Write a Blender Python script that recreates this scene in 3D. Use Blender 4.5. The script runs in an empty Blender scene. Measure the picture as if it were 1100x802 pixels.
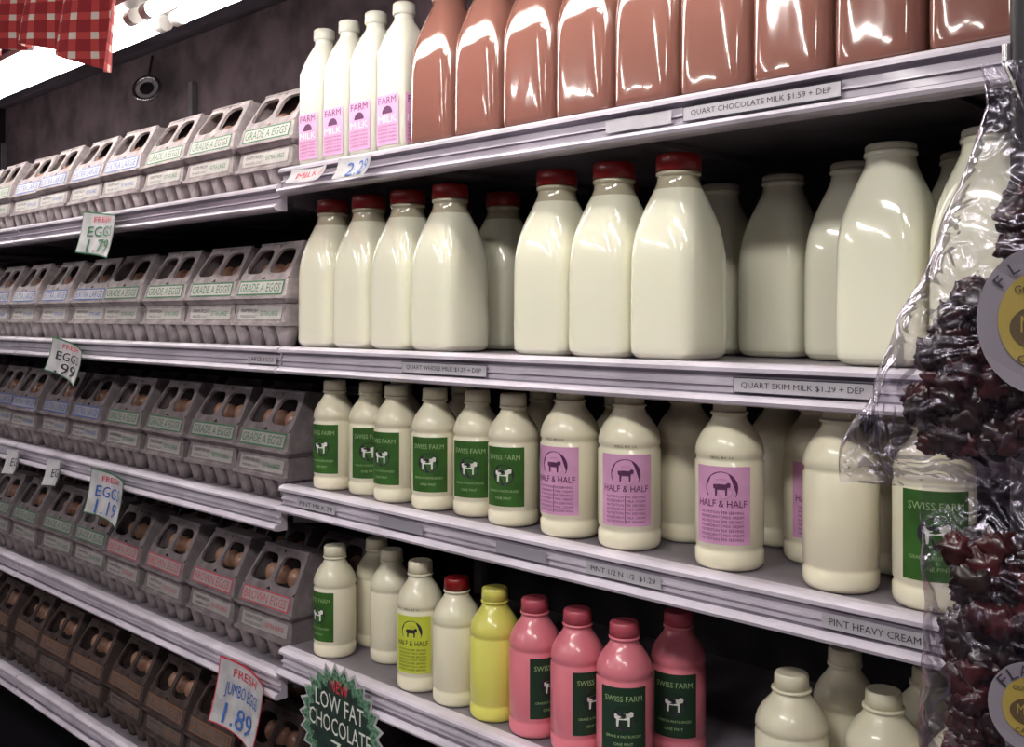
import bpy, math, random
from mathutils import Vector, Matrix, noise
random.seed(7)
S = bpy.context.scene
COL = S.collection
H = 1.5   # eye height

# ------------------------------------------------------------------ materials
MATS = {}
def mat(name, col, rough=0.5, metal=0.0, coat=0.0, noise_amt=0.0, nscale=20.0, bump=0.0, bscale=80.0,
        sss=0.0, emis=None, estr=0.0, col2=None, spec=0.5, coatr=0.05, bz=1.0, bdist=.004):
    if name in MATS: return MATS[name]
    m = bpy.data.materials.new(name); m.use_nodes = True
    nt = m.node_tree; b = nt.nodes['Principled BSDF']
    b.inputs['Base Color'].default_value = (*col, 1)
    b.inputs['Roughness'].default_value = rough
    b.inputs['Metallic'].default_value = metal
    b.inputs['Coat Weight'].default_value = coat
    b.inputs['Coat Roughness'].default_value = coatr
    b.inputs['Specular IOR Level'].default_value = spec
    if sss:
        b.inputs['Subsurface Weight'].default_value = sss
        b.inputs['Subsurface Radius'].default_value = (0.02, 0.015, 0.01)
        b.inputs['Subsurface Scale'].default_value = 0.5
    if emis:
        b.inputs['Emission Color'].default_value = (*emis, 1)
        b.inputs['Emission Strength'].default_value = estr
    tc = None
    if noise_amt or bump or col2:
        tc = nt.nodes.new('ShaderNodeTexCoord')
    if noise_amt or col2:
        n = nt.nodes.new('ShaderNodeTexNoise'); n.inputs['Scale'].default_value = nscale
        n.inputs['Detail'].default_value = 6
        r = nt.nodes.new('ShaderNodeValToRGB')
        c2 = col2 if col2 else tuple(c * (1 - noise_amt) for c in col)
        r.color_ramp.elements[0].position = 0.35; r.color_ramp.elements[0].color = (*c2, 1)
        r.color_ramp.elements[1].position = 0.62; r.color_ramp.elements[1].color = (*col, 1)
        nt.links.new(tc.outputs['Object'], n.inputs['Vector'])
        nt.links.new(n.outputs['Fac'], r.inputs['Fac'])
        nt.links.new(r.outputs['Color'], b.inputs['Base Color'])
    if bump:
        n2 = nt.nodes.new('ShaderNodeTexNoise'); n2.inputs['Scale'].default_value = bscale
        n2.inputs['Detail'].default_value = 4 if bz == 1.0 else 1
        bp = nt.nodes.new('ShaderNodeBump'); bp.inputs['Strength'].default_value = bump
        bp.inputs['Distance'].default_value = bdist
        if bz != 1.0:
            mp_ = nt.nodes.new('ShaderNodeMapping'); mp_.inputs['Scale'].default_value = (1, 1, bz)
            nt.links.new(tc.outputs['Object'], mp_.inputs['Vector']); nt.links.new(mp_.outputs['Vector'], n2.inputs['Vector'])
        else:
            nt.links.new(tc.outputs['Object'], n2.inputs['Vector'])
        nt.links.new(n2.outputs['Fac'], bp.inputs['Height'])
        nt.links.new(bp.outputs['Normal'], b.inputs['Normal'])
        if coat and bz != 1.0: nt.links.new(bp.outputs['Normal'], b.inputs['Coat Normal'])
    MATS[name] = m
    return m

M_MILK = mat('milk_in_glass', (0.86, 0.84, 0.685), 0.14, coat=1.0, sss=0.15, bump=0.35, bscale=16, coatr=.03, bz=.4)
M_NECK = mat('milk_film_neck', (0.50, 0.45, 0.33), 0.12, coat=1.0)
M_CHOC = mat('chocolate_milk', (0.205, 0.088, 0.070), 0.10, coat=1.0, bump=1.0, bscale=17, coatr=0.045, bz=.35)
M_RED = mat('red_cap_plastic', (0.24, 0.006, 0.008), 0.35)
M_PCAP = mat('pink_cap_plastic', (0.52, 0.09, 0.13), 0.35)
M_WCAP = mat('white_cap_plastic', (0.5, 0.46, 0.38), 0.4)
M_PLAS = mat('milk_jug_plastic', (0.50, 0.485, 0.43), 0.38, sss=0.2)
M_PINT = mat('pint_plastic', (0.86, 0.80, 0.62), 0.33, coat=0.35, sss=0.15, bump=0.04, bscale=40)
M_YEL = mat('lemon_drink', (0.80, 0.76, 0.16), 0.3, coat=0.4)
M_PNK = mat('strawberry_milk', (0.80, 0.22, 0.28), 0.3, coat=0.4)
M_GRN = mat('label_green', (0.035, 0.13, 0.015), 0.5, noise_amt=.35, nscale=30)
M_GRND = mat('label_dark_green', (0.010, 0.038, 0.018), 0.5)
M_LPNK = mat('label_pink', (0.72, 0.36, 0.60), 0.5, noise_amt=.12, nscale=30)
M_LYEL = mat('label_yellowgreen', (0.60, 0.66, 0.06), 0.5)
M_INK = mat('ink_black', (0.02, 0.015, 0.03), 0.6)
M_INKP = mat('ink_plum', (0.10, 0.02, 0.09), 0.6)
M_INKG = mat('ink_green', (0.03, 0.17, 0.07), 0.6)
M_INKB = mat('ink_blue', (0.04, 0.12, 0.42), 0.6)
M_INKR = mat('ink_red', (0.6, 0.03, 0.06), 0.6)
M_WHT = mat('ink_white', (0.75, 0.75, 0.7), 0.6)
M_PALEG = mat('ink_pale_green', (0.35, 0.5, 0.24), 0.6)
M_PAPER = mat('paper', (0.52, 0.50, 0.53), 0.8, noise_amt=0.3, nscale=25)
M_STRIP = mat('strip_paper', (0.50, 0.47, 0.52), 0.7, noise_amt=0.15, nscale=25)
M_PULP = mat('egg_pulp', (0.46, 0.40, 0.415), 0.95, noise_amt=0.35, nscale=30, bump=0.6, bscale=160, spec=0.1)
M_PULPM = mat('egg_pulp_half_shade', (0.27, 0.225, 0.24), 0.95, noise_amt=0.35, nscale=30, bump=0.6, bscale=160, spec=0.1)  # pulp copy darkened for lower shelves, light falloff put into the colour
M_PULPD = mat('egg_pulp_deep_shade', (0.10, 0.072, 0.070), 0.95, noise_amt=0.4, nscale=30, bump=0.6, bscale=160, spec=0.1)  # darkest pulp copy, bottom shelf's shade put into the colour
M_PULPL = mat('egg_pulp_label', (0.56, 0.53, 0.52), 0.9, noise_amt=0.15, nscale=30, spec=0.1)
M_PULPLM = mat('egg_pulp_label_half_shade', (0.40, 0.37, 0.37), 0.9, noise_amt=0.15, nscale=30, spec=0.1)  # label copy darkened to match, falloff in the colour
M_PULPLD = mat('egg_pulp_label_deep_shade', (0.17, 0.13, 0.12), 0.9, noise_amt=0.3, nscale=30, spec=0.1)  # label copy for the bottom shelf, shade in the colour
M_PIN = mat('pulp_inside_shade', (0.02, 0.012, 0.014), 1.0)  # near-black: shade inside the carton painted into the pulp
M_EGG = mat('brown_egg', (0.38, 0.20, 0.14), 0.3, noise_amt=0.25, nscale=40)
M_RAIL = mat('rail_enamel', (0.64, 0.575, 0.67), 0.32, noise_amt=0.25, nscale=9, coat=0.3)
M_GROOVE = mat('rail_groove_dark', (0.22, 0.19, 0.25), 0.5, noise_amt=0.4, nscale=14)  # darker mottled tone on the rail's groove faces
M_DECK = mat('shelf_deck', (0.25, 0.22, 0.26), 0.45, noise_amt=0.3, nscale=12)
M_BACK = mat('case_liner_shade', (0.030, 0.022, 0.030), 0.6, noise_amt=0.5, nscale=6)  # near-black: shadow behind the lower shelves put into the liner colour
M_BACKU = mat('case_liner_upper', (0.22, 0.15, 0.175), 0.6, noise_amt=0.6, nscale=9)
M_CANO = mat('canopy_metal', (0.16, 0.13, 0.17), 0.4, metal=0.3, noise_amt=0.35, nscale=5)
M_REFL = mat('lamp_reflector', (0.7, 0.68, 0.66), 0.4)
M_BLK = mat('black_metal', (0.012, 0.01, 0.014), 0.5, noise_amt=0.3)
M_CHR = mat('chrome', (0.6, 0.58, 0.6), 0.2, metal=1.0)
M_TUBE = mat('fluorescent_tube_glow', (1, 1, 1), 0.5, emis=(1.0, 0.97, 0.90), estr=18)
M_PANEL = mat('ceiling_light_glow', (1, 1, 1), 0.5, emis=(1.0, 0.975, 0.91), estr=28.0)
M_PANEL2 = mat('far_ceiling_light_glow', (1, 1, 1), 0.5, emis=(1.0, 0.975, 0.93), estr=34.0)

# ------------------------------------------------------------------ mesh builder
_txt = {}
def text2d(s):
    if s in _txt: return _txt[s]
    c = bpy.data.curves.new('t', 'FONT'); c.body = s; c.align_x = 'CENTER'; c.align_y = 'CENTER'
    c.resolution_u = 2
    o = bpy.data.objects.new('t', c); COL.objects.link(o)
    bpy.context.view_layer.update()
    me = bpy.data.meshes.new_from_object(o.evaluated_get(bpy.context.evaluated_depsgraph_get()))
    v = [(p.co.x, p.co.y) for p in me.vertices]; f = [tuple(p.vertices) for p in me.polygons]
    bpy.data.objects.remove(o); bpy.data.curves.remove(c); bpy.data.meshes.remove(me)
    xs = [p[0] for p in v]; ys = [p[1] for p in v]
    cx = (min(xs) + max(xs)) / 2; cy = (min(ys) + max(ys)) / 2
    w = max(xs) - min(xs); h = max(ys) - min(ys)
    v = [((x - cx) / w, (y - cy) / h) for x, y in v]
    _txt[s] = (v, f)
    return _txt[s]

class MB:
    def __init__(s): s.v = []; s.f = []; s.m = []; s.sm = []; s.mats = []
    def mi(s, m):
        if m not in s.mats: s.mats.append(m)
        return s.mats.index(m)
    def add(s, vs, fs, m, smooth=False):
        o = len(s.v); s.v += [tuple(p) for p in vs]; k = s.mi(m)
        for f in fs:
            s.f.append([i + o for i in f]); s.m.append(k); s.sm.append(smooth)
    def box(s, x0, x1, y0, y1, z0, z1, m):
        v = [(x, y, z) for z in (z0, z1) for y in (y0, y1) for x in (x0, x1)]
        s.add(v, [(0, 2, 3, 1), (4, 5, 7, 6), (0, 1, 5, 4), (2, 6, 7, 3), (0, 4, 6, 2), (1, 3, 7, 5)], m)
    def hexa(s, b, t, m):   # bottom quad, top quad (ccw from above)
        s.add(list(b) + list(t), [(3, 2, 1, 0), (4, 5, 6, 7), (0, 1, 5, 4), (1, 2, 6, 5), (2, 3, 7, 6), (3, 0, 4, 7)], m)
    def loft(s, levels, m, N=40, cx=0, cy=0, smooth=True, capb=True, capt=True, rib=0):
        vs = []
        for (z, r, n) in levels:
            for i in range(N):
                a = 2 * math.pi * i / N
                c, q = abs(math.cos(a)), abs(math.sin(a))
                rr = r / ((c ** n + q ** n) ** (1 / n))
                if rib: rr *= 1 + rib * (i % 2)
                vs.append((cx + rr * math.cos(a), cy + rr * math.sin(a), z))
        fs = []
        for k in range(len(levels) - 1):
            for i in range(N):
                j = (i + 1) % N
                fs.append((k * N + i, k * N + j, (k + 1) * N + j, (k + 1) * N + i))
        s.add(vs, fs, m, smooth)
        if capb: s.add(vs[:N], [tuple(reversed(range(N)))], m)
        if capt: s.add(vs[-N:], [tuple(range(N))], m)
    def ellipsoid(s, c, r, m, N=14, K=8):
        vs = []; fs = []
        for k in range(K + 1):
            t = math.pi * k / K
            for i in range(N):
                a = 2 * math.pi * i / N
                vs.append((c[0] + r[0] * math.sin(t) * math.cos(a), c[1] + r[1] * math.sin(t) * math.sin(a), c[2] - r[2] * math.cos(t)))
        for k in range(K):
            for i in range(N):
                j = (i + 1) % N
                fs.append((k * N + i, k * N + j, (k + 1) * N + j, (k + 1) * N + i))
        s.add(vs, fs, m, True)
    def tube(s, a, b, r, m, N=12):
        a = Vector(a); b = Vector(b); d = (b - a).normalized()
        u = d.orthogonal().normalized(); w = d.cross(u)
        vs = [tuple(p + r * (math.cos(2 * math.pi * i / N) * u + math.sin(2 * math.pi * i / N) * w)) for p in (a, b) for i in range(N)]
        fs = [(i, (i + 1) % N, N + (i + 1) % N, N + i) for i in range(N)]
        s.add(vs, fs, m, True)
        s.add(vs, [tuple(reversed(range(N))), tuple(range(N, 2 * N))], m)
    def text(s, t, w, h, fn, m):
        v, f = text2d(t)
        s.add([fn(x * w, y * h) for x, y in v], f, m)
    def poly2(s, pts, fn, m):
        s.add([fn(x, y) for x, y in pts], [tuple(range(len(pts)))], m)
    def mesh(s, name):
        me = bpy.data.meshes.new(name); me.from_pydata(s.v, [], s.f)
        for m in s.mats: me.materials.append(m)
        me.polygons.foreach_set('material_index', s.m)
        me.polygons.foreach_set('use_smooth', s.sm)
        me.update()
        return me
def obj(name, me, loc=(0, 0, 0), rz=0, parent=None, sc=None, rot=None):
    o = bpy.data.objects.new(name, me); COL.objects.link(o)
    o.location = loc; o.rotation_euler = rot if rot else (0, 0, rz)
    if sc: o.scale = sc
    if parent: o.parent = parent
    return o
def empty(name, loc=(0, 0, 0)):
    o = bpy.data.objects.new(name, None); COL.objects.link(o); o.location = loc; o.empty_display_size = 0.1
    return o
def smoothlv(L, k=3):
    out = []
    for i in range(len(L) - 1):
        p0 = L[max(i - 1, 0)]; p1 = L[i]; p2 = L[i + 1]; p3 = L[min(i + 2, len(L) - 1)]
        for j in range(k):
            t = j / k
            out.append(tuple(0.5 * ((2 * b) + (-a + c) * t + (2 * a - 5 * b + 4 * c - d) * t * t + (-a + 3 * b - 3 * c + d) * t ** 3)
                             for a, b, c, d in zip(p0, p1, p2, p3)))
    out.append(L[-1]); return out

# ------------------------------------------------------------------ bottles
def quart(name, mm, cap):
    b = MB()
    body = [(0, .034, 4), (.002, .042, 5), (.007, .0465, 5.5), (.016, .0488, 5.5), (.07, .049, 5.3), (.118, .049, 5.0), (.140, .0484, 4.6), (.160, .0462, 4.0), (.177, .0428, 3.4),
            (.192, .0384, 2.9), (.205, .0338, 2.5), (.215, .0302, 2.2)]
    bl = smoothlv(body, 3)
    b.loft(bl, mm, 64, capt=False)
    neck = smoothlv([(.215, .0302, 2.2), (.223, .0278, 2), (.231, .0265, 2)], 3) + [(.232, .0285, 2), (.236, .029, 2), (.2375, .0265, 2)]
    b.loft(neck, mm if cap != 'red' else M_NECK, 64, capb=False)
    if cap == 'red':
        b.loft([(.2378, .0262, 2), (.238, .0285, 2), (.257, .0280, 2), (.2595, .0262, 2)], M_RED, 60, rib=.02)
    else:
        b.loft([(.2378, .0255, 2), (.239, .0275, 2), (.244, .0272, 2), (.246, .025, 2)], M_WCAP, 48)
    return b.mesh(name)
ME_MILKR = quart('quart_milk_red', M_MILK, 'red')
ME_MILKW = quart('quart_milk_white', M_MILK, 'white')
ME_CHOC = quart('quart_chocolate', M_CHOC, 'white')

def jug():
    b = MB()
    L = smoothlv([(0, .026, 4), (.002, .031, 5), (.008, .034, 6), (.03, .0345, 6), (.155, .0345, 6), (.17, .0335, 5), (.192, .028, 3.4), (.208, .0215, 2.4), (.218, .0165, 2), (.226, .016, 2)], 3)
    b.loft(L, M_PLAS, 40)
    b.loft([(.2262, .017, 2), (.228, .0185, 2), (.244, .018, 2), (.246, .016, 2)], M_PLAS, 40, rib=.03)
    Q = [(-.027, -.055), (.027, -.055), (.027, .025), (-.027, .025)]
    b.poly2(Q, lambda x, y: (x, -.0353, .068 + y), M_LPNK)
    b.poly2(Q, lambda x, y: (.0353, x, .068 + y), M_LPNK)
    for q in (lambda x, y: (x, -.0358, .062 + y), lambda x, y: (.0358, x, .062 + y)):
        b.text('FARM', .044, .011, lambda x, y, q=q: q(x, y + .022), M_INKP)
        pts = [(.013 * math.cos(a), .012 * math.sin(a) + .001) for a in [math.pi * i / 14 for i in range(15)]]
        b.poly2(pts, q, M_INKP)
        b.text('MILK', .046, .011, lambda x, y, q=q: q(x, y - .008), M_WHT)
        for k in range(5):
            b.text('NUTRITION FACTS PER SERVING', .046, .0032, lambda x, y, q=q, k=k: q(x, y - .019 - k * .0058), M_INKP)
    return b.mesh('plastic_jug')
ME_JUG = jug()

COW = [(-.6, 0), (-.62, .25), (-.35, .3), (.3, .28), (.5, .42), (.68, .35), (.66, .1), (.45, .05), (.42, -.5), (.3, -.5), (.28, -.1), (-.3, -.1), (-.34, -.5), (-.47, -.5), (-.48, -.05)]
def pint(name, mm, R, h, label=None, cap=None):
    b = MB(); k = h / .19; q = R / .037
    P = [(0, .029), (.001, .033), (.004, .036), (.008, .037), (.019, .037), (.021, .0356), (.025, .0356), (.027, .037), (.07, .037), (.116, .037), (.118, .0354), (.122, .0354), (.124, .037),
         (.130, .0366), (.138, .0345), (.146, .0305), (.153, .0255), (.159, .021), (.164, .0185), (.167, .018), (.1675, .0205), (.170, .0205), (.1705, .018)]
    b.loft([(z * k, r * q, 2) for z, r in P], mm, 48)
    b.loft([(.1708 * k, .0175, 2), (.171 * k, .0192, 2), (.186 * k, .0188, 2), (.1885 * k, .0172, 2)], cap or mm, 48, rib=.03)
    if label:
        def F(off):
            def fn(x, y):
                a = -math.pi / 2 + x / R
                return ((R + off) * math.cos(a), (R + off) * math.sin(a), .072 * k + y)
            return fn
        def patch(x0, x1, y0, y1, off, m, n=12):
            f = F(off); vs = []
            for i in range(n + 1):
                x = x0 + (x1 - x0) * i / n
                vs += [f(x, y0), f(x, y1)]
            b.add(vs, [(2 * i, 2 * i + 2, 2 * i + 3, 2 * i + 1) for i in range(n)], m, True)
        W = .031 * q; Y = .042 * k
        if label in ('green', 'dark'):
            patch(-W, W, -Y, Y, .0005, M_GRN if label == 'green' else M_GRND)
            g = F(.0009)
            b.text('SWISS FARM', W * 1.6, Y * .17, lambda x, y: g(x, y + Y * .66), M_PALEG)
            b.poly2([(.52 * W * math.cos(a), .36 * Y * math.sin(a) + Y * .06) for a in [math.radians(360 * i / 20) for i in range(20)]], g, M_INK)
            g2 = F(.0012)
            b.poly2([(x * W * .6, y * Y * .5 + Y * .08) for x, y in COW], g2, M_WHT)
            g3 = F(.0015)
            b.poly2([(x * W * .16 - W * .05, y * Y * .08 + Y * .18) for x, y in [(-1, 0), (-.3, .7), (.8, .5), (1, -.4), (0, -.8)]], g3, M_INK)
            b.text('GRADE A PASTEURIZED', W * 1.5, Y * .08, lambda x, y: g(x, y - Y * .48), M_PALEG)
            b.text('ONE PINT', W * .8, Y * .09, lambda x, y: g(x, y - Y * .72), M_PALEG)
        else:
            lm = M_LPNK if label == 'pink' else M_LYEL
            ik = M_INKP if label == 'pink' else M_INK
            patch(-W, W, -Y, Y, .0005, lm)
            g = F(.0009); g2 = F(.0013)
            R1 = W * .56
            b.poly2([(R1 * math.cos(a), R1 * math.sin(a) + Y * .45) for a in [math.radians(-30 + 240 * i / 24) for i in range(25)]], g, ik)
            b.poly2([(R1 * .68 * math.cos(a), R1 * .62 * math.sin(a) + Y * .44) for a in [math.radians(360 * i / 20) for i in range(20)]], g2, lm)
            b.poly2([(x * R1 * .8, y * R1 * .9 + Y * .44) for x, y in COW], F(.0016), ik)
            b.text('HALF & HALF', W * 1.7, Y * .18, lambda x, y: g2(x, y + Y * .05), ik)
            for j in range(7):
                b.text('INGREDIENTS MILK CREAM' if j % 2 else 'NUTRITION PER SERVING', W * 1.5, Y * .07, lambda x, y, j=j: g(x, y - Y * (.18 + j * .115)), ik)
            b.poly2([(-.0004, -Y * .93), (.0004, -Y * .93), (.0004, -Y * .12), (-.0004, -Y * .12)], F(.0011), ik)
            b.text('SELL BY 12', W * .8, Y * .06, lambda x, y: F(.0006)(x, y + Y * 1.22), M_INK)
    return b.mesh(name)
RA, HA, RB, HB = .037, .19, .0410, .207
ME_PA = pint('pint_green_label', M_PINT, RA, HA, 'green')
ME_PA0 = pint('pint_plain', M_PINT, RA, HA)
ME_PAY = pint('pint_yellow_label', M_PINT, RA, HA + .012, 'yellow')
ME_PAR = pint('pint_red_cap', M_PINT, RA, HA, None, M_RED)
ME_LEM = pint('pint_lemon', M_YEL, RA, HA)
ME_STR = pint('pint_strawberry', M_PNK, RA, HA, 'dark', M_PCAP)
ME_PB = pint('pint_pink_label', M_PINT, RB, HB, 'pink')
ME_PB0 = pint('pint_big_plain', M_PINT, RB, HB)
ME_PBG = pint('pint_big_green', M_PINT, RB, HB, 'green')
ME_PBS = pint('pint_short_plain', M_PINT, RB, .180)

# ------------------------------------------------------------------ egg carton stack
def carton(name, ink, pulp, plab, title='GRADE A EGGS'):
    b = MB(); W = .0915; D = .125
    for i in range(4):
        for j in range(3):
            cx = -W + .0229 + i * .0457; cy = .0185 + j * .041
            b.loft([(0, .0095, 3), (.002, .0125, 3), (.02, .0165, 3), (.036, .0208, 3.4), (.040, .0215, 4)], pulp, 16, cx, cy, capt=False)
    b.hexa([(-W, -.005, .038), (W, -.005, .038), (W, D + .004, .038), (-W, D + .004, .038)],
           [(-W, -.005, .044), (W, -.005, .044), (W, D + .004, .044), (-W, D + .004, .044)], pulp)
    b.hexa([(-W + .002, 0, .044), (W - .002, 0, .044), (W - .002, D, .044), (-W + .002, D, .044)],
           [(-W + .007, .006, .078), (W - .007, .006, .078), (W - .007, D - .006, .078), (-W + .007, D - .006, .078)], pulp)
    fb = lambda x, y: (x, .0026 + y * .176 - .0008, .061 + y)
    b.poly2([(-.074, -.012), (.074, -.012), (.074, .012), (-.074, .012)], fb, plab)
    fb2 = lambda x, y: (x, .0026 + y * .176 - .0014, .061 + y)
    b.text('FARM FRESH', .055, .007, lambda x, y: fb2(x - .035, y + .005), M_INK)
    b.text('PRODUCED LOCALLY', .055, .005, lambda x, y: fb2(x - .035, y - .006), M_INK)
    b.text('EXTRA LARGE', .058, .009, lambda x, y: fb2(x + .034, y), ink)
    b.hexa([(-W + .006, .004, .079), (W - .006, .004, .079), (W - .006, D, .079), (-W + .006, D, .079)],
           [(-W, -.003, .088), (W, -.003, .088), (W, D, .088), (-W, D, .088)], pulp)
    b.hexa([(-W, -.006, .088), (W, -.006, .088), (W, D, .088), (-W, D, .088)],
           [(-W, -.006, .093), (W, -.006, .093), (W, D, .093), (-W, D, .093)], pulp)
    z0, z1, z2 = .093, .124, .192
    w0, w1, w2 = W - .003, W - .008, W - .020
    y0, y1, y2 = .001, .010, .052
    b.hexa([(-w0, y0, z0), (w0, y0, z0), (w0, D - .002, z0), (-w0, D - .002, z0)],
           [(-w1, y1, z1), (w1, y1, z1), (w1, D - .010, z1), (-w1, D - .010, z1)], pulp)
    sl = (y1 - y0) / (z1 - z0)
    def ft(o): return lambda x, y: (x, (y0 + y1) / 2 + y * sl - o, (z0 + z1) / 2 + y)
    b.poly2([(-.076, -.0135), (.076, -.0135), (.076, .0135), (-.076, .0135)], ft(.001), ink)
    b.poly2([(-.073, -.011), (.073, -.011), (.073, .011), (-.073, .011)], ft(.0016), plab)
    b.text(title, .135, .0155, ft(.0021), ink)
    A = Vector((-w1, y1, z1)); B = Vector((w1, y1, z1)); C = Vector((w2, y2, z2)); Dd = Vector((-w2, y2, z2))
    def P(s, t, off=0):
        p = (A * (1 - s) + B * s) * (1 - t) + (Dd * (1 - s) + C * s) * t
        return tuple(p + Vector((0, .85, -.52)) * off)
    for s0, s1 in ((0, .5), (.5, 1)):
        N = 32; vs = []; cs = (s0 + s1) / 2 + (.008 if s0 == 0 else -.008); hs = .205; ht = .35
        for k in range(N):
            a = 2 * math.pi * (k + .5) / N
            c, q = math.cos(a), math.sin(a)
            mx = max(abs(c), abs(q))
            ox = (s0 + s1) / 2 + .25 * c / mx; oy = .5 + .5 * q / mx
            n = 3.6; rr = 1 / ((abs(c) ** n + abs(q) ** n) ** (1 / n))
            hx = cs + hs * c * rr; hy = .5 + ht * q * rr
            vs += [P(ox, oy), P(hx, hy, -.002), P(hx, hy, .004)]
        fs = []
        for k in range(N):
            j = (k + 1) % N
            fs += [(3 * k, 3 * j, 3 * j + 1, 3 * k + 1), (3 * k + 1, 3 * j + 1, 3 * j + 2, 3 * k + 2)]
        b.add(vs, fs, pulp)
    yb1, yb2 = D - .010, D - .03
    TL, TR, BL, BR = (-w2, y2, z2), (w2, y2, z2), (-w2, yb2, z2), (w2, yb2, z2)
    b.add([TL, TR, BR, BL], [(0, 1, 2, 3)], pulp)
    b.add([(-w1, y1, z1), TL, BL, (-w1, yb1, z1)], [(0, 1, 2, 3)], pulp)
    b.add([(w1, y1, z1), (w1, yb1, z1), BR, TR], [(0, 1, 2, 3)], pulp)
    b.add([(-w1, yb1, z1), BL, BR, (w1, yb1, z1)], [(0, 1, 2, 3)], pulp)
    b.add([(-w1, y1, z1 + .0005), (w1, y1, z1 + .0005), (w1, yb1, z1 + .0005), (-w1, yb1, z1 + .0005)], [(0, 1, 2, 3)], M_PIN)
    b.add([(-w1, .074, z1 + .001), (w1, .074, z1 + .001), (w2, .074, z2 - .001), (-w2, .074, z2 - .001)], [(0, 1, 2, 3)], M_PIN)  # dark sheet painted as the shade behind the eggs
    b.tube((-w2, y2 + .003, z2), (w2, y2 + .003, z2), .004, pulp)
    for x in (-.055, -.019, .019, .055):
        b.ellipsoid((x, .060, .136), (.0165, .017, .021), M_EGG)
    return b.mesh(name)
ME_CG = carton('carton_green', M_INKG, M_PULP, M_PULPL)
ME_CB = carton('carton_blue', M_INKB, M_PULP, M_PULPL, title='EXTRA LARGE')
ME_CGM = carton('carton_green_half_shade', M_INKG, M_PULPM, M_PULPLM)
ME_CBM = carton('carton_blue_half_shade', M_INKB, M_PULPM, M_PULPLM, title='EXTRA LARGE')
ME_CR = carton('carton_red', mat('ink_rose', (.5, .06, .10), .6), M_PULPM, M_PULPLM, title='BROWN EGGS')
ME_CK = carton('carton_deep_shade', mat('ink_orange', (.22, .08, .03), .6), M_PULPD, M_PULPLD, title='JUMBO EGGS')

# ------------------------------------------------------------------ room shell
XL, XR, YF, YB, ZC = -7.5, 3.0, -7.5, 0.62, 3.0
def slab(name, x0, x1, y0, y1, z0, z1, m):
    b = MB(); b.box(x0, x1, y0, y1, z0, z1, m); return obj(name, b.mesh(name))
M_WALL = mat('wall_paint', (0.28, 0.24, 0.30), 0.8, noise_amt=0.1, nscale=3)
mf = bpy.data.materials.new('floor_tile'); mf.use_nodes = True
nt = mf.node_tree; ck = nt.nodes.new('ShaderNodeTexChecker'); tcn = nt.nodes.new('ShaderNodeTexCoord')
ck.inputs['Scale'].default_value = 3.3; ck.inputs['Color1'].default_value = (.06, .048, .052, 1); ck.inputs['Color2'].default_value = (.10, .08, .085, 1)
nt.links.new(tcn.outputs['Object'], ck.inputs['Vector']); nt.links.new(ck.outputs['Color'], nt.nodes['Principled BSDF'].inputs['Base Color'])
nt.nodes['Principled BSDF'].inputs['Roughness'].default_value = .35
slab('floor', XL, XR, YF, YB, -.05, 0, mf)
slab('ceiling', XL, XR, YF, YB, ZC, ZC + .05, M_WALL)
slab('wall_back', XL, XR, YB, YB + .05, 0, ZC, M_WALL)
slab('wall_front', XL, XR, YF - .05, YF, 0, ZC, M_WALL)
slab('wall_left', XL - .05, XL, YF, YB, 0, ZC, M_WALL)
slab('wall_right', XR, XR + .05, YF, YB, 0, ZC, M_WALL)
for i, (lx, ly) in enumerate([(-0.7, -1.9), (1.0, -1.9)]):
    e = empty('ceiling_light', (lx, ly, ZC))
    b = MB(); b.box(-.62, .62, -.2, .2, -.05, -.001, M_REFL); obj('housing', b.mesh('housing'), parent=e)
    b = MB(); b.box(-.59, .59, -.17, .17, -.056, -.051, M_PANEL); obj('diffuser', b.mesh('diffuser'), parent=e)
for i, (lx, ly) in enumerate([(-2.4, -3.6), (-2.4, -5.4), (-4.4, -3.6), (-4.4, -5.4), (.4, -4.5)]):
    e = empty('ceiling_light', (lx, ly, ZC))
    b = MB(); b.box(-.10, .10, -.75, .75, -.05, -.001, M_REFL); obj('housing', b.mesh('housing'), parent=e)
    b = MB(); b.box(-.06, .06, -.72, .72, -.08, -.051, M_PANEL2); obj('diffuser', b.mesh('diffuser'), parent=e)

# ------------------------------------------------------------------ display case
case = empty('refrigerated_display_case', (0, 0, 0))
XE, XJ, X0 = -.288, -1.52, -4.3
DEP = .5
def rail(name, x0, x1, z0):
    b = MB()
    prof = [(.014, .002), (.000, .002), (-.005, .000), (-.008, -.003), (-.008, -.0075), (-.002, -.0095), (.001, -.0125), (.001, -.020), (-.003, -.0215), (-.003, -.0235), (.001, -.025),
            (.001, -.032), (-.004, -.034), (-.011, -.0360), (-.014, -.040), (-.012, -.044), (-.006, -.046), (.014, -.046)]
    n = len(prof)
    vs = [(x0, y, z0 + z) for y, z in prof] + [(x1, y, z0 + z) for y, z in prof]
    fs = [(i, i + 1, n + i + 1, n + i) for i in range(n - 1)] + [(n - 1, 0, n, 2 * n - 1)]
    gro = {4, 5, 9, 11}
    b.add(vs, [f for i, f in enumerate(fs) if i not in gro], M_RAIL)
    b.add(vs, [f for i, f in enumerate(fs) if i in gro], M_GROOVE)
    b.add(vs, [tuple(reversed(range(n))), tuple(range(n, 2 * n))], M_RAIL)
    return obj(name, b.mesh(name), parent=case)
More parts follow.
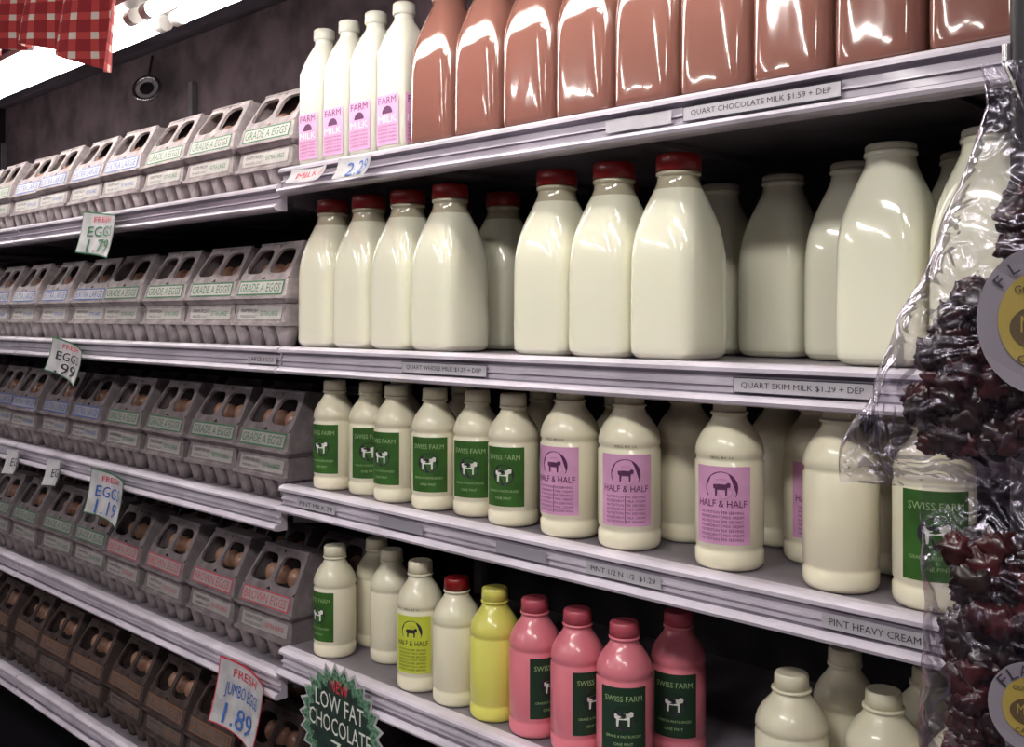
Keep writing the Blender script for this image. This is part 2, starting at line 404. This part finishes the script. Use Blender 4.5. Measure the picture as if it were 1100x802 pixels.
def shelf(tag, x0, x1, z):
    b = MB()
    b.box(x0, x1, .0145, DEP, z - .022, z, M_DECK)
    xx = x0 + .3
    while xx < x1 - .1:
        b.box(xx, xx + .03, .03, DEP, z - .03, z - .0225, M_DECK); xx += .4
    for xb in (x0 + .002, x1 - .006):
        b.add([(xb, .03, z - .0225), (xb, DEP, z - .0225), (xb, DEP, z - .11), (xb, .03, z - .035),
               (xb + .004, .03, z - .0225), (xb + .004, DEP, z - .0225), (xb + .004, DEP, z - .11), (xb + .004, .03, z - .035)],
              [(0, 1, 2, 3), (7, 6, 5, 4), (0, 4, 5, 1), (1, 5, 6, 2), (2, 6, 7, 3), (3, 7, 4, 0)], M_DECK)
    obj('shelf_' + tag, b.mesh('shelf_' + tag), parent=case)
    rail('rail_' + tag, x0, x1, z)
ZR = [H + .262, H - .055, H - .300, H - .589, H - .943]
ZL = [H + .235, H - .055, H - .336, H - .636, H - .943]
for i in range(5):
    shelf('right_%d' % i, XJ + .003, XE - .006, ZR[i])
    shelf('left_%d' % i, -2.74, XJ - .003, ZL[i])
    shelf('far_%d' % i, X0 + .03, -2.746, ZL[i])
b = MB()
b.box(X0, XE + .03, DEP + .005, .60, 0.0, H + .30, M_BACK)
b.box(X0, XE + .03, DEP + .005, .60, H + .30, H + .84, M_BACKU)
b.box(X0, XE + .03, -.05, DEP, .0, .30, M_BLK)
b.box(X0, XE + .03, -.07, -.05, .08, .34, M_RAIL)
for xu in (X0 + .03, -2.745, XJ, XE - .03):
    b.box(xu - .012, xu + .012, DEP - .012, DEP + .004, .3, H + .7, M_DECK)
b.box(XE - .004, XE + .03, .0, DEP + .005, .30, H + .84, M_BLK)
b.box(X0 - .0, X0 + .028, .0, DEP + .005, .30, H + .84, M_BLK)
obj('cabinet', b.mesh('cabinet'), parent=case)
b = MB()
b.box(X0, XE + .03, -.34, .60, H + .84, H + .88, M_CANO)
b.box(X0, XE + .03, -.34, -.31, H + .60, H + .84, M_CANO)
for yy, zz in ((-.04, .80), (.06, .80), (.16, .79), (.28, .79)):
    b.box(X0 + .03, XE - .01, yy, yy + .02, H + zz, H + .84, M_DECK)
b.box(X0 + .03, XE - .01, .36, .38, H + .78, H + .84, M_CANO)
obj('canopy', b.mesh('canopy'), parent=case)
ly, lz = -.150, H + .520
b = MB()
b.box(X0 + .04, XE - .02, ly - .058, ly + .058, lz + .030, lz + .042, M_REFL)
b.box(X0 + .04, XE - .02, ly - .03, ly + .03, lz + .0425, lz + .09, M_CANO)
for k in range(8):
    xh = X0 + .3 + k * .5
    b.box(xh - .01, xh + .01, ly - .01, ly + .01, lz + .09, H + .84, M_CANO)
obj('lamp_batten', b.mesh('lamp_batten'), parent=case)
b = MB()
for k in range(3):
    a = X0 + .08 + k * 1.28
    for dy in (-.028, .028):
        b.tube((a, ly + dy, lz + .015), (a + 1.22, ly + dy, lz + .015), .013, M_TUBE)
        for xx in (a - .012, a + 1.208):
            b.tube((xx, ly + dy, lz + .015), (xx + .024, ly + dy, lz + .015), .0145, M_REFL)
obj('fluorescent_tubes', b.mesh('fluorescent_tubes'), parent=case)

def strip(name, x0, x1, z0, s, border=True, bg=None):
    b = MB(); cx = (x0 + x1) / 2; w = x1 - x0
    f = lambda off: (lambda x, y: (cx + x, -off, z0 - .0225 + y))
    if border:
        b.poly2([(-w / 2 - .006, -.009), (w / 2 + .006, -.009), (w / 2 + .006, .009), (-w / 2 - .006, .009)], f(.0042), M_INK)
    b.poly2([(-w / 2 - .005, -.0078), (w / 2 + .005, -.0078), (w / 2 + .005, .0078), (-w / 2 - .005, .0078)], f(.0046), bg or M_STRIP)
    if s: b.text(s, w * .94, .0075, f(.0050), M_INK)
    obj(name, b.mesh(name), parent=case)
strip('price_strip_1', -.663, -.477, ZR[0], 'QUART CHOCOLATE MILK $1.59 + DEP')
strip('price_strip_2', -.78, -.69, ZR[0], '', False)
strip('price_strip_3', -1.178, -1.004, ZR[1], 'QUART WHOLE MILK $1.29 + DEP')
strip('price_strip_4', -.595, -.442, ZR[1], 'QUART SKIM MILK $1.29 + DEP')
strip('price_strip_5', -.812, -.705, ZR[2], 'PINT 1/2 N 1/2  $1.29', False)
strip('price_strip_6', -.488, -.385, ZR[2], 'PINT HEAVY CREAM', False)
strip('price_strip_7', -.975, -.89, ZR[2], '', False, mat('grey_card', (.3, .28, .33), .6))
strip('price_strip_8', -1.235, -1.14, ZR[2], '', False, MATS['grey_card'])
strip('price_strip_9', -1.46, -1.36, ZR[2], 'PINT MILK 79', False)
strip('price_strip_10', -1.62, -1.535, ZL[1], 'LARGE EGGS', False)

# ------------------------------------------------------------------ place products
def put(name, me, lst, z, r0=0.0, jit=4):
    for t in lst:
        x, y = t[0], t[1]; rz = t[2] if len(t) > 2 else r0
        obj(name, me, (x, y, z + .0005), math.radians(rz + random.uniform(-jit, jit)))
# top right shelf
put('chocolate_milk_bottle', ME_CHOC, [(x, .066) for x in (-1.152, -1.051, -.950, -.849, -.748, -.647, -.547, -.447, -.346)], ZR[0], 0, .5)
put('chocolate_milk_bottle', ME_CHOC, [(x, .185) for x in (-1.140, -1.03, -.92, -.80, -.68, -.56, -.44)], ZR[0], 0, 1)
put('milk_jug', ME_JUG, [(x, .052) for x in (-1.464, -1.391, -1.318, -1.245)], ZR[0], 0, .5)
put('milk_jug', ME_JUG, [(x, .14) for x in (-1.452, -1.37)], ZR[0], 0, 1)
# second right shelf
put('milk_bottle', ME_MILKR, [(-1.452, .062), (-1.350, .062), (-1.248, .062), (-1.146, .062), (-.925, .062), (-.823, .062), (-.720, .062)], ZR[1], 0, 1.0)
put('milk_bottle', ME_MILKR, [(-1.155, .19), (-.92, .20), (-1.40, .19), (-1.27, .19)], ZR[1], 0, 1.5)
put('milk_bottle', ME_MILKW, [(-.782, .26), (-.668, .235), (-.348, .072), (-.460, .094), (-.550, .195), (-.42, .21)], ZR[1], 0, 2)
# third right shelf
put('half_and_half_bottle', ME_PB, [(-.892, .052, 8), (-.790, .052, 30), (-.640, .052, 20), (-.575, .15, 28)], ZR[2])
put('pint_milk_bottle', ME_PA, [(-1.43, .05, 12), (-1.345, .062, 48), (-1.262, .05, 8), (-1.168, .05, 30), (-1.085, .062, 22), (-.998, .05, 18)], ZR[2])
put('pint_cream_bottle', ME_PB0, [(-.762, .142), (-.500, .055), (-.485, .17), (-.655, .205)], ZR[2])
put('pint_cream_bottle', ME_PA0, [(-1.38, .16), (-1.22, .16), (-1.05, .17), (-.9, .17)], ZR[2])
put('pint_milk_bottle', ME_PBG, [(-.398, .055, 22)], ZR[2])
# fourth right shelf
put('pint_milk_bottle', ME_PA, [(-1.43, .05, 0)], ZR[3])
put('pint_cream_bottle', ME_PA0, [(-1.42, .135), (-1.335, .10), (-.54, .15)], ZR[3])
put('half_and_half_bottle', ME_PAY, [(-1.203, .05, 25)], ZR[3])
put('pint_cream_bottle', ME_PAR, [(-1.118, .05)], ZR[3])
put('lemonade_bottle', ME_LEM, [(-1.036, .05)], ZR[3])
put('strawberry_milk_bottle', ME_STR, [(-.956, .05, 80), (-.877, .05, 75), (-.797, .05, 32), (-.772, .138, 25)], ZR[3])
put('pint_cream_bottle', ME_PBS, [(-.56, .055), (-.46, .075), (-.375, .085), (-.45, .18)], ZR[3])
# eggs
seq = {0: 'GGGBBBBGGGG', 1: 'GGGGBBBBGGG', 2: 'ggggbbbbggg', 3: 'RRRRggggggg', 4: 'KKKKKKKKKKK'}  # lower rows take cartons with shade in their colour
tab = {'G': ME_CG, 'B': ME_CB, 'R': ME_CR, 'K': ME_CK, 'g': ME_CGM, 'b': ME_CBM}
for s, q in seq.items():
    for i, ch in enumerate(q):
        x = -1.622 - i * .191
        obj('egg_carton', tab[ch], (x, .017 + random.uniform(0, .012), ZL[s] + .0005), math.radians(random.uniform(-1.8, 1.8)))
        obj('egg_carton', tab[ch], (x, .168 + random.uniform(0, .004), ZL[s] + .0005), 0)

# ------------------------------------------------------------------ hanging paper signs
def sign(cx, zt, w, h, lines, border, y=-.016, rz=0.0, ry=0.0):
    b = MB()
    def f(off):
        def g(x, y2):
            c = .016 * (2 * x / w) ** 2 + .014 * ((h / 2 - y2) / h) ** 2
            return (x, -off - c, y2 - h / 2)
        return g
    def grid(x0, x1, y0, y1, off, m, n=8):
        g = f(off); vs = [g(x0 + (x1 - x0) * i / n, y0 + (y1 - y0) * j / n) for j in range(n + 1) for i in range(n + 1)]
        b.add(vs, [(j * (n + 1) + i, j * (n + 1) + i + 1, (j + 1) * (n + 1) + i + 1, (j + 1) * (n + 1) + i) for j in range(n) for i in range(n)], m, True)
    grid(-w / 2, w / 2, -h / 2, h / 2, 0, border)
    grid(-w / 2 + .003, w / 2 - .003, -h / 2 + .003, h / 2 - .003, .0012, M_PAPER)
    g = f(.0032)
    for s, lw, lh, ox, oy, m in lines:
        b.text(s, lw, lh, lambda x, y2, ox=ox, oy=oy: g(x + ox, y2 + oy + x * .08), m)
    return obj('price_sign', b.mesh('price_sign'), (cx, y, zt), rot=(0, ry, rz))
def G(w, h, a, p, ink): return [('FRESH', w * .5, h * .13, 0, h * .36, M_INKR), (a, w * .7, h * .24, 0, h * .08, ink), (p, w * .6, h * .30, 0, -h * .26, ink)]
sign(-2.19, H + .230, .165, .095, G(.165, .095, 'EGGS', '1.79', M_INKG), M_INKG, ry=.12)
sign(-2.36, H - .064, .17, .082, G(.17, .082, 'EGGS', '.99', M_INK), M_INKG, ry=.2)
sign(-2.15, H - .347, .16, .100, G(.16, .100, 'EGGS', '1.19', M_INKB), M_INKG, ry=.1)
sign(-1.60, H - .642, .150, .125, G(.150, .125, 'JUMBO EGGS', '1.89', M_INKB), M_INKR, ry=.16)
sign(-2.44, H - .345, .075, .06, [('EGG', .04, .02, 0, 0, M_INK)], M_PAPER)
sign(-2.70, H - .345, .075, .06, [('EGG', .04, .02, 0, 0, M_INK)], M_PAPER)
sign(-1.265, ZR[0] - .008, .085, .034, [('2.29', .05, .022, 0, 0, M_INKB)], M_PAPER, y=-.017)
sign(-1.39, ZR[0] - .012, .10, .024, [('MILK qt', .07, .013, 0, 0, M_INKR)], M_PAPER, y=-.017)
b = MB()
M_SBG = mat('starburst_green', (.018, .045, .035), .6, noise_amt=.6, nscale=60)
n = 26; cx = -1.325; cz = H - .672
pts = []
for i in range(2 * n):
    a = math.pi * i / n; r = 1.0 if i % 2 == 0 else .86
    pts.append((.108 * r * math.cos(a), .098 * r * math.sin(a)))
b.poly2([(x * 1.07, y * 1.07) for x, y in pts], lambda x, y: (x, .001, y), M_PAPER)
b.poly2(pts, lambda x, y: (x, 0, y), mat('starburst_rim', (.16, .34, .22), .6, noise_amt=.85, nscale=150))
b.poly2([(x * .80, y * .80) for x, y in pts], lambda x, y: (x, -.0006, y), M_SBG)
for s, w, h, oy, m in (('NEW', .05, .020, .066, M_INKR), ('LOW FAT', .13, .028, .036, M_WHT), ('CHOCOLATE', .165, .028, 0, M_WHT), ('.79', .07, .03, -.038, M_WHT)):
    b.text(s, w, h, lambda x, y, oy=oy: (x, -.0014, y + oy + x * -.05), m)
obj('starburst_sign', b.mesh('starburst_sign'), (cx, -.018, cz))

# ------------------------------------------------------------------ checked cloth on canopy
mc = bpy.data.materials.new('red_gingham'); mc.use_nodes = True
nt = mc.node_tree; P = nt.nodes['Principled BSDF']; P.inputs['Roughness'].default_value = .9
t = nt.nodes.new('ShaderNodeUVMap'); t.uv_map = 'UVMap'
sp = nt.nodes.new('ShaderNodeSeparateXYZ'); nt.links.new(t.outputs['UV'], sp.inputs['Vector'])
def band(o):
    m1 = nt.nodes.new('ShaderNodeMath'); m1.operation = 'PINGPONG'; m1.inputs[1].default_value = .014
    nt.links.new(o, m1.inputs[0])
    m2 = nt.nodes.new('ShaderNodeMath'); m2.operation = 'GREATER_THAN'; m2.inputs[1].default_value = .005
    nt.links.new(m1.outputs[0], m2.inputs[0]); return m2.outputs[0]
ad = nt.nodes.new('ShaderNodeMath'); ad.operation = 'ADD'
nt.links.new(band(sp.outputs['X']), ad.inputs[0]); nt.links.new(band(sp.outputs['Y']), ad.inputs[1])
dv = nt.nodes.new('ShaderNodeMath'); dv.operation = 'MULTIPLY'; dv.inputs[1].default_value = .5; nt.links.new(ad.outputs[0], dv.inputs[0])
rp = nt.nodes.new('ShaderNodeValToRGB'); rp.color_ramp.interpolation = 'CONSTANT'
rp.color_ramp.elements[0].color = (.50, .42, .38, 1)
e = rp.color_ramp.elements.new(.4); e.color = (.34, .03, .03, 1)
rp.color_ramp.elements[-1].position = .9; rp.color_ramp.elements[-1].color = (.20, .006, .01, 1)
nt.links.new(dv.outputs[0], rp.inputs['Fac']); nt.links.new(rp.outputs['Color'], P.inputs['Base Color'])
nx, nz = 120, 30; vs = []; uv = []
for j in range(nz + 1):
    for i in range(nx + 1):
        s = i / nx; x = -2.75 + 1.40 * s; zt = H + .72
        zb = H + .50 - .150 * max(0, (s - .55) / .45) + .012 * math.sin(s * 17)
        tt = j / nz; z = zt + (zb - zt) * tt
        y = -.365 - .020 * (1 + math.sin(s * 62 + tt)) * (.2 + tt)
        vs.append((x + .01 * math.sin(tt * 5), y, z)); uv.append((x * 1.15, z))
fs = [(j * (nx + 1) + i, j * (nx + 1) + i + 1, (j + 1) * (nx + 1) + i + 1, (j + 1) * (nx + 1) + i) for j in range(nz) for i in range(nx)]
me = bpy.data.meshes.new('checked_cloth'); me.from_pydata(vs, [], fs); me.materials.append(mc)
ul = me.uv_layers.new(name='UVMap')
for l in me.loops: ul.data[l.index].uv = uv[l.vertex_index]
for p in me.polygons: p.use_smooth = True
obj('checked_cloth', me)

# round chrome thermometer hanging in the case
b = MB()
R0 = .040; N = 24
ring = []
for i in range(N):
    a = 2 * math.pi * i / N
    for j in range(8):
        c = 2 * math.pi * j / 8
        ring.append(((R0 + .006 * math.cos(c)) * math.cos(a), .006 * math.sin(c), (R0 + .006 * math.cos(c)) * math.sin(a)))
b.add(ring, [(i * 8 + j, ((i + 1) % N) * 8 + j, ((i + 1) % N) * 8 + (j + 1) % 8, i * 8 + (j + 1) % 8) for i in range(N) for j in range(8)], M_CHR, True)
b.poly2([(R0 * math.cos(2 * math.pi * i / N), R0 * math.sin(2 * math.pi * i / N)) for i in range(N)], lambda x, y: (x, 0, y), mat('dial_face', (.40, .34, .38), .4))
b.poly2([(.022 * math.cos(2 * math.pi * i / N), .022 * math.sin(2 * math.pi * i / N)) for i in range(N)], lambda x, y: (x, -.002, y), M_CHR)
b.poly2([(-.003, 0), (.003, 0), (.02, .03)], lambda x, y: (x, -.003, y), M_INK)
b.tube((0, 0, .045), (0, 0, .115), .004, M_CHR)
obj('dial_thermometer', b.mesh('dial_thermometer'), (-2.88, .42, H + .69), rot=(math.radians(-20), 0, math.radians(40)))

# ------------------------------------------------------------------ display pole + hanging bags
b = MB()
b.tube((0, 0, .012), (0, 0, ZC - .002), .015, M_BLK, 20)
b.loft([(0, .09, 2), (.008, .09, 2), (.012, .02, 2)], M_BLK, 32)
b.tube((0, 0, H + .150), (.0411, -.19, H + .150), .003, M_CHR)
b.tube((.0411, -.19, H + .150), (.0411, -.19, H + .160), .003, M_CHR)
b.tube((0, 0, H - .100), (.0411, -.155, H - .100), .003, M_CHR)
obj('display_pole', b.mesh('display_pole'), (-.2345, -.185, 0))

mp = bpy.data.materials.new('cellophane'); mp.use_nodes = True
nt = mp.node_tree; nt.nodes.remove(nt.nodes['Principled BSDF'])
out = nt.nodes['Material Output']
tr = nt.nodes.new('ShaderNodeBsdfTransparent'); tr.inputs['Color'].default_value = (.95, .94, .96, 1)
gl = nt.nodes.new('ShaderNodeBsdfGlossy'); gl.inputs['Roughness'].default_value = .2; gl.inputs['Color'].default_value = (.66, .61, .76, 1)
mx = nt.nodes.new('ShaderNodeMixShader'); lw = nt.nodes.new('ShaderNodeLayerWeight'); lw.inputs['Blend'].default_value = .3
mr = nt.nodes.new('ShaderNodeMapRange'); mr.inputs['To Min'].default_value = .06; mr.inputs['To Max'].default_value = .62
tc = nt.nodes.new('ShaderNodeTexCoord'); nn = nt.nodes.new('ShaderNodeTexNoise'); nn.inputs['Scale'].default_value = 34; nn.inputs['Distortion'].default_value = 1.8; nn.inputs['Detail'].default_value = 1.5
bp = nt.nodes.new('ShaderNodeBump'); bp.inputs['Strength'].default_value = .7; bp.inputs['Distance'].default_value = .01
nt.links.new(tc.outputs['Object'], nn.inputs['Vector']); nt.links.new(nn.outputs['Fac'], bp.inputs['Height'])
nt.links.new(bp.outputs['Normal'], gl.inputs['Normal']); nt.links.new(bp.outputs['Normal'], lw.inputs['Normal'])
nt.links.new(lw.outputs['Fresnel'], mr.inputs['Value']); nt.links.new(mr.outputs['Result'], mx.inputs['Fac'])
nt.links.new(tr.outputs[0], mx.inputs[1]); nt.links.new(gl.outputs[0], mx.inputs[2]); nt.links.new(mx.outputs[0], out.inputs['Surface'])
M_FOIL = mat('dark_red_foil', (.060, .010, .012), .3, metal=.0, coat=.4, noise_amt=.8, nscale=40)
M_FOIL2 = mat('dark_chocolate', (.018, .008, .008), .35, metal=.0, coat=.3)
M_BLAB = mat('bag_label_rim', (.20, .175, .215), .5)
M_BLABY = mat('bag_label_yellow', (.30, .22, .05), .5)

def bag(loc, prof, clumps, lab, lw_, lh_, seed, name='candy_bag'):
    e = empty(name, loc); e.rotation_euler = (0, 0, math.radians(17))
    N = 96
    K = 60; z0 = prof[0][0]; z1 = prof[-1][0]
    def ev(z):
        for a, c in zip(prof, prof[1:]):
            if c[0] <= z <= a[0] + 1e-9:
                t = (a[0] - z) / (a[0] - c[0]); return a[1] + (c[1] - a[1]) * t, a[2] + (c[2] - a[2]) * t
        return prof[-1][1:]
    vs = []
    for k in range(K + 1):
        z = z0 + (z1 - z0) * k / K; w, d = ev(z)
        for i in range(N):
            a = 2 * math.pi * i / N
            px, py = w * math.copysign(abs(math.cos(a)) ** .8, math.cos(a)), d * math.sin(a)
            q = noise.noise(Vector((px * 30 + seed, py * 30, z * 26))) + .5 * noise.noise(Vector((px * 90, seed + py * 60, z * 45)))
            s = 1 + .10 * q
            vs.append((px * s, py * s + .0025 * q, z))
    fs = [(k * N + i, k * N + (i + 1) % N, (k + 1) * N + (i + 1) % N, (k + 1) * N + i) for k in range(K) for i in range(N)]
    b = MB(); b.add(vs, fs, mp, True)
    obj('bag_film', b.mesh('bag_film'), parent=e)
    b = MB(); rnd = random.Random(seed)
    for (cx, cy, cz, r) in clumps:
        m = M_FOIL if rnd.random() < .5 else M_FOIL2
        NN, KK = 18, 12; v2 = []
        for k in range(KK + 1):
            t = math.pi * k / KK
            for i in range(NN):
                a = 2 * math.pi * i / NN
                d = Vector((math.sin(t) * math.cos(a), math.sin(t) * math.sin(a), math.cos(t)))
                rr = r * (1 + .7 * noise.noise(d * 2.2 + Vector((cx * 90, cy * 90, cz * 90))))
                v2.append((cx + d.x * rr, cy + d.y * rr * .8, cz + d.z * rr))
        b.add(v2, [(k * NN + i, (k + 1) * NN + i, (k + 1) * NN + (i + 1) % NN, k * NN + (i + 1) % NN) for k in range(KK) for i in range(NN)], m, True)
    obj('wrapped_candy', b.mesh('wrapped_candy'), parent=e)
    b = MB(); lx, lyy, lz_ = lab
    el = lambda s: [(lw_ * s * math.cos(2 * math.pi * i / 40), lh_ * s * math.sin(2 * math.pi * i / 40)) for i in range(40)]
    def f(off): return lambda x, y: (lx + x, lyy - off + 3 * x * x, lz_ + y)
    b.poly2(el(1), f(0), M_BLAB)
    b.poly2(el(.66), f(.0006), M_BLABY)
    b.poly2([(x * .95, y * .6 - lh_ * .1) for x, y in el(.5)], f(.0010), mat('label_brown', (.08, .05, .025), .5))
    b.text('MMM', lw_ * .6, lh_ * .22, lambda x, y: f(.0014)(x, y - lh_ * .05), M_BLABY)
    b.text('GOURMET', lw_ * .8, lh_ * .10, lambda x, y: f(.0014)(x, y + lh_ * .42), M_INK)
    b.text('CANDY', lw_ * .7, lh_ * .10, lambda x, y: f(.0014)(x, y - lh_ * .52), M_INK)
    for i, ch in enumerate('FLAVOR'):
        a = math.radians(140 - i * 20)
        b.text(ch, .0045, .0065, lambda x, y, a=a: f(.0014)(x * math.sin(a) + y * math.cos(a) + lw_ * .82 * math.cos(a), -x * math.cos(a) + y * math.sin(a) + lh_ * .82 * math.sin(a)), M_INK)
    obj('oval_label', b.mesh('oval_label'), parent=e)
    return e
rnd = random.Random(3)
cl = []
for i in range(210):
    z = rnd.uniform(-.080, .020); w = .052 * min(1, (.055 - z) / .10)
    cl.append((rnd.uniform(-w, w + .015), rnd.uniform(-.010, .014), z, rnd.uniform(.006, .010)))
for i in range(25):
    cl.append((rnd.uniform(.0, .02), rnd.uniform(-.008, .01), rnd.uniform(.03, .075), rnd.uniform(.005, .008)))
bag((-.195, -.375, H), [(.150, .012, .003), (.125, .010, .006), (.08, .024, .015), (.03, .044, .024), (-.02, .062, .030), (-.06, .078, .028), (-.085, .088, .016), (-.098, .092, .002), (-.104, .092, .0012)],
    cl, (.018, -.034, -.002), .032, .041, 5)
cl = []
for i in range(190):
    z = rnd.uniform(-.325, -.135)
    cl.append((rnd.uniform(-.034, .045), rnd.uniform(-.012, .012), z, rnd.uniform(.007, .011)))
bag((-.195, -.350, H), [(-.106, .056, .0015), (-.116, .056, .002), (-.14, .053, .014), (-.20, .056, .026), (-.30, .058, .028), (-.335, .060, .014), (-.35, .060, .001)],
    cl, (.006, -.032, -.225), .022, .026, 11)

# ------------------------------------------------------------------ world, camera
w = bpy.data.worlds.new('World'); S.world = w; w.use_nodes = True
w.node_tree.nodes['Background'].inputs['Color'].default_value = (.05, .04, .055, 1)
cam = bpy.data.cameras.new('Camera'); co = bpy.data.objects.new('Camera', cam); COL.objects.link(co)
co.location = (0, -1, H); co.rotation_euler = (math.pi / 2, 0, math.asin(.69))
cam.sensor_width = 36; cam.lens = 36 * 1070 / 1100; cam.shift_y = -61 / 1100; cam.clip_start = .02
S.camera = co
S.view_settings.view_transform = 'Standard'
S.view_settings.exposure = 0.0
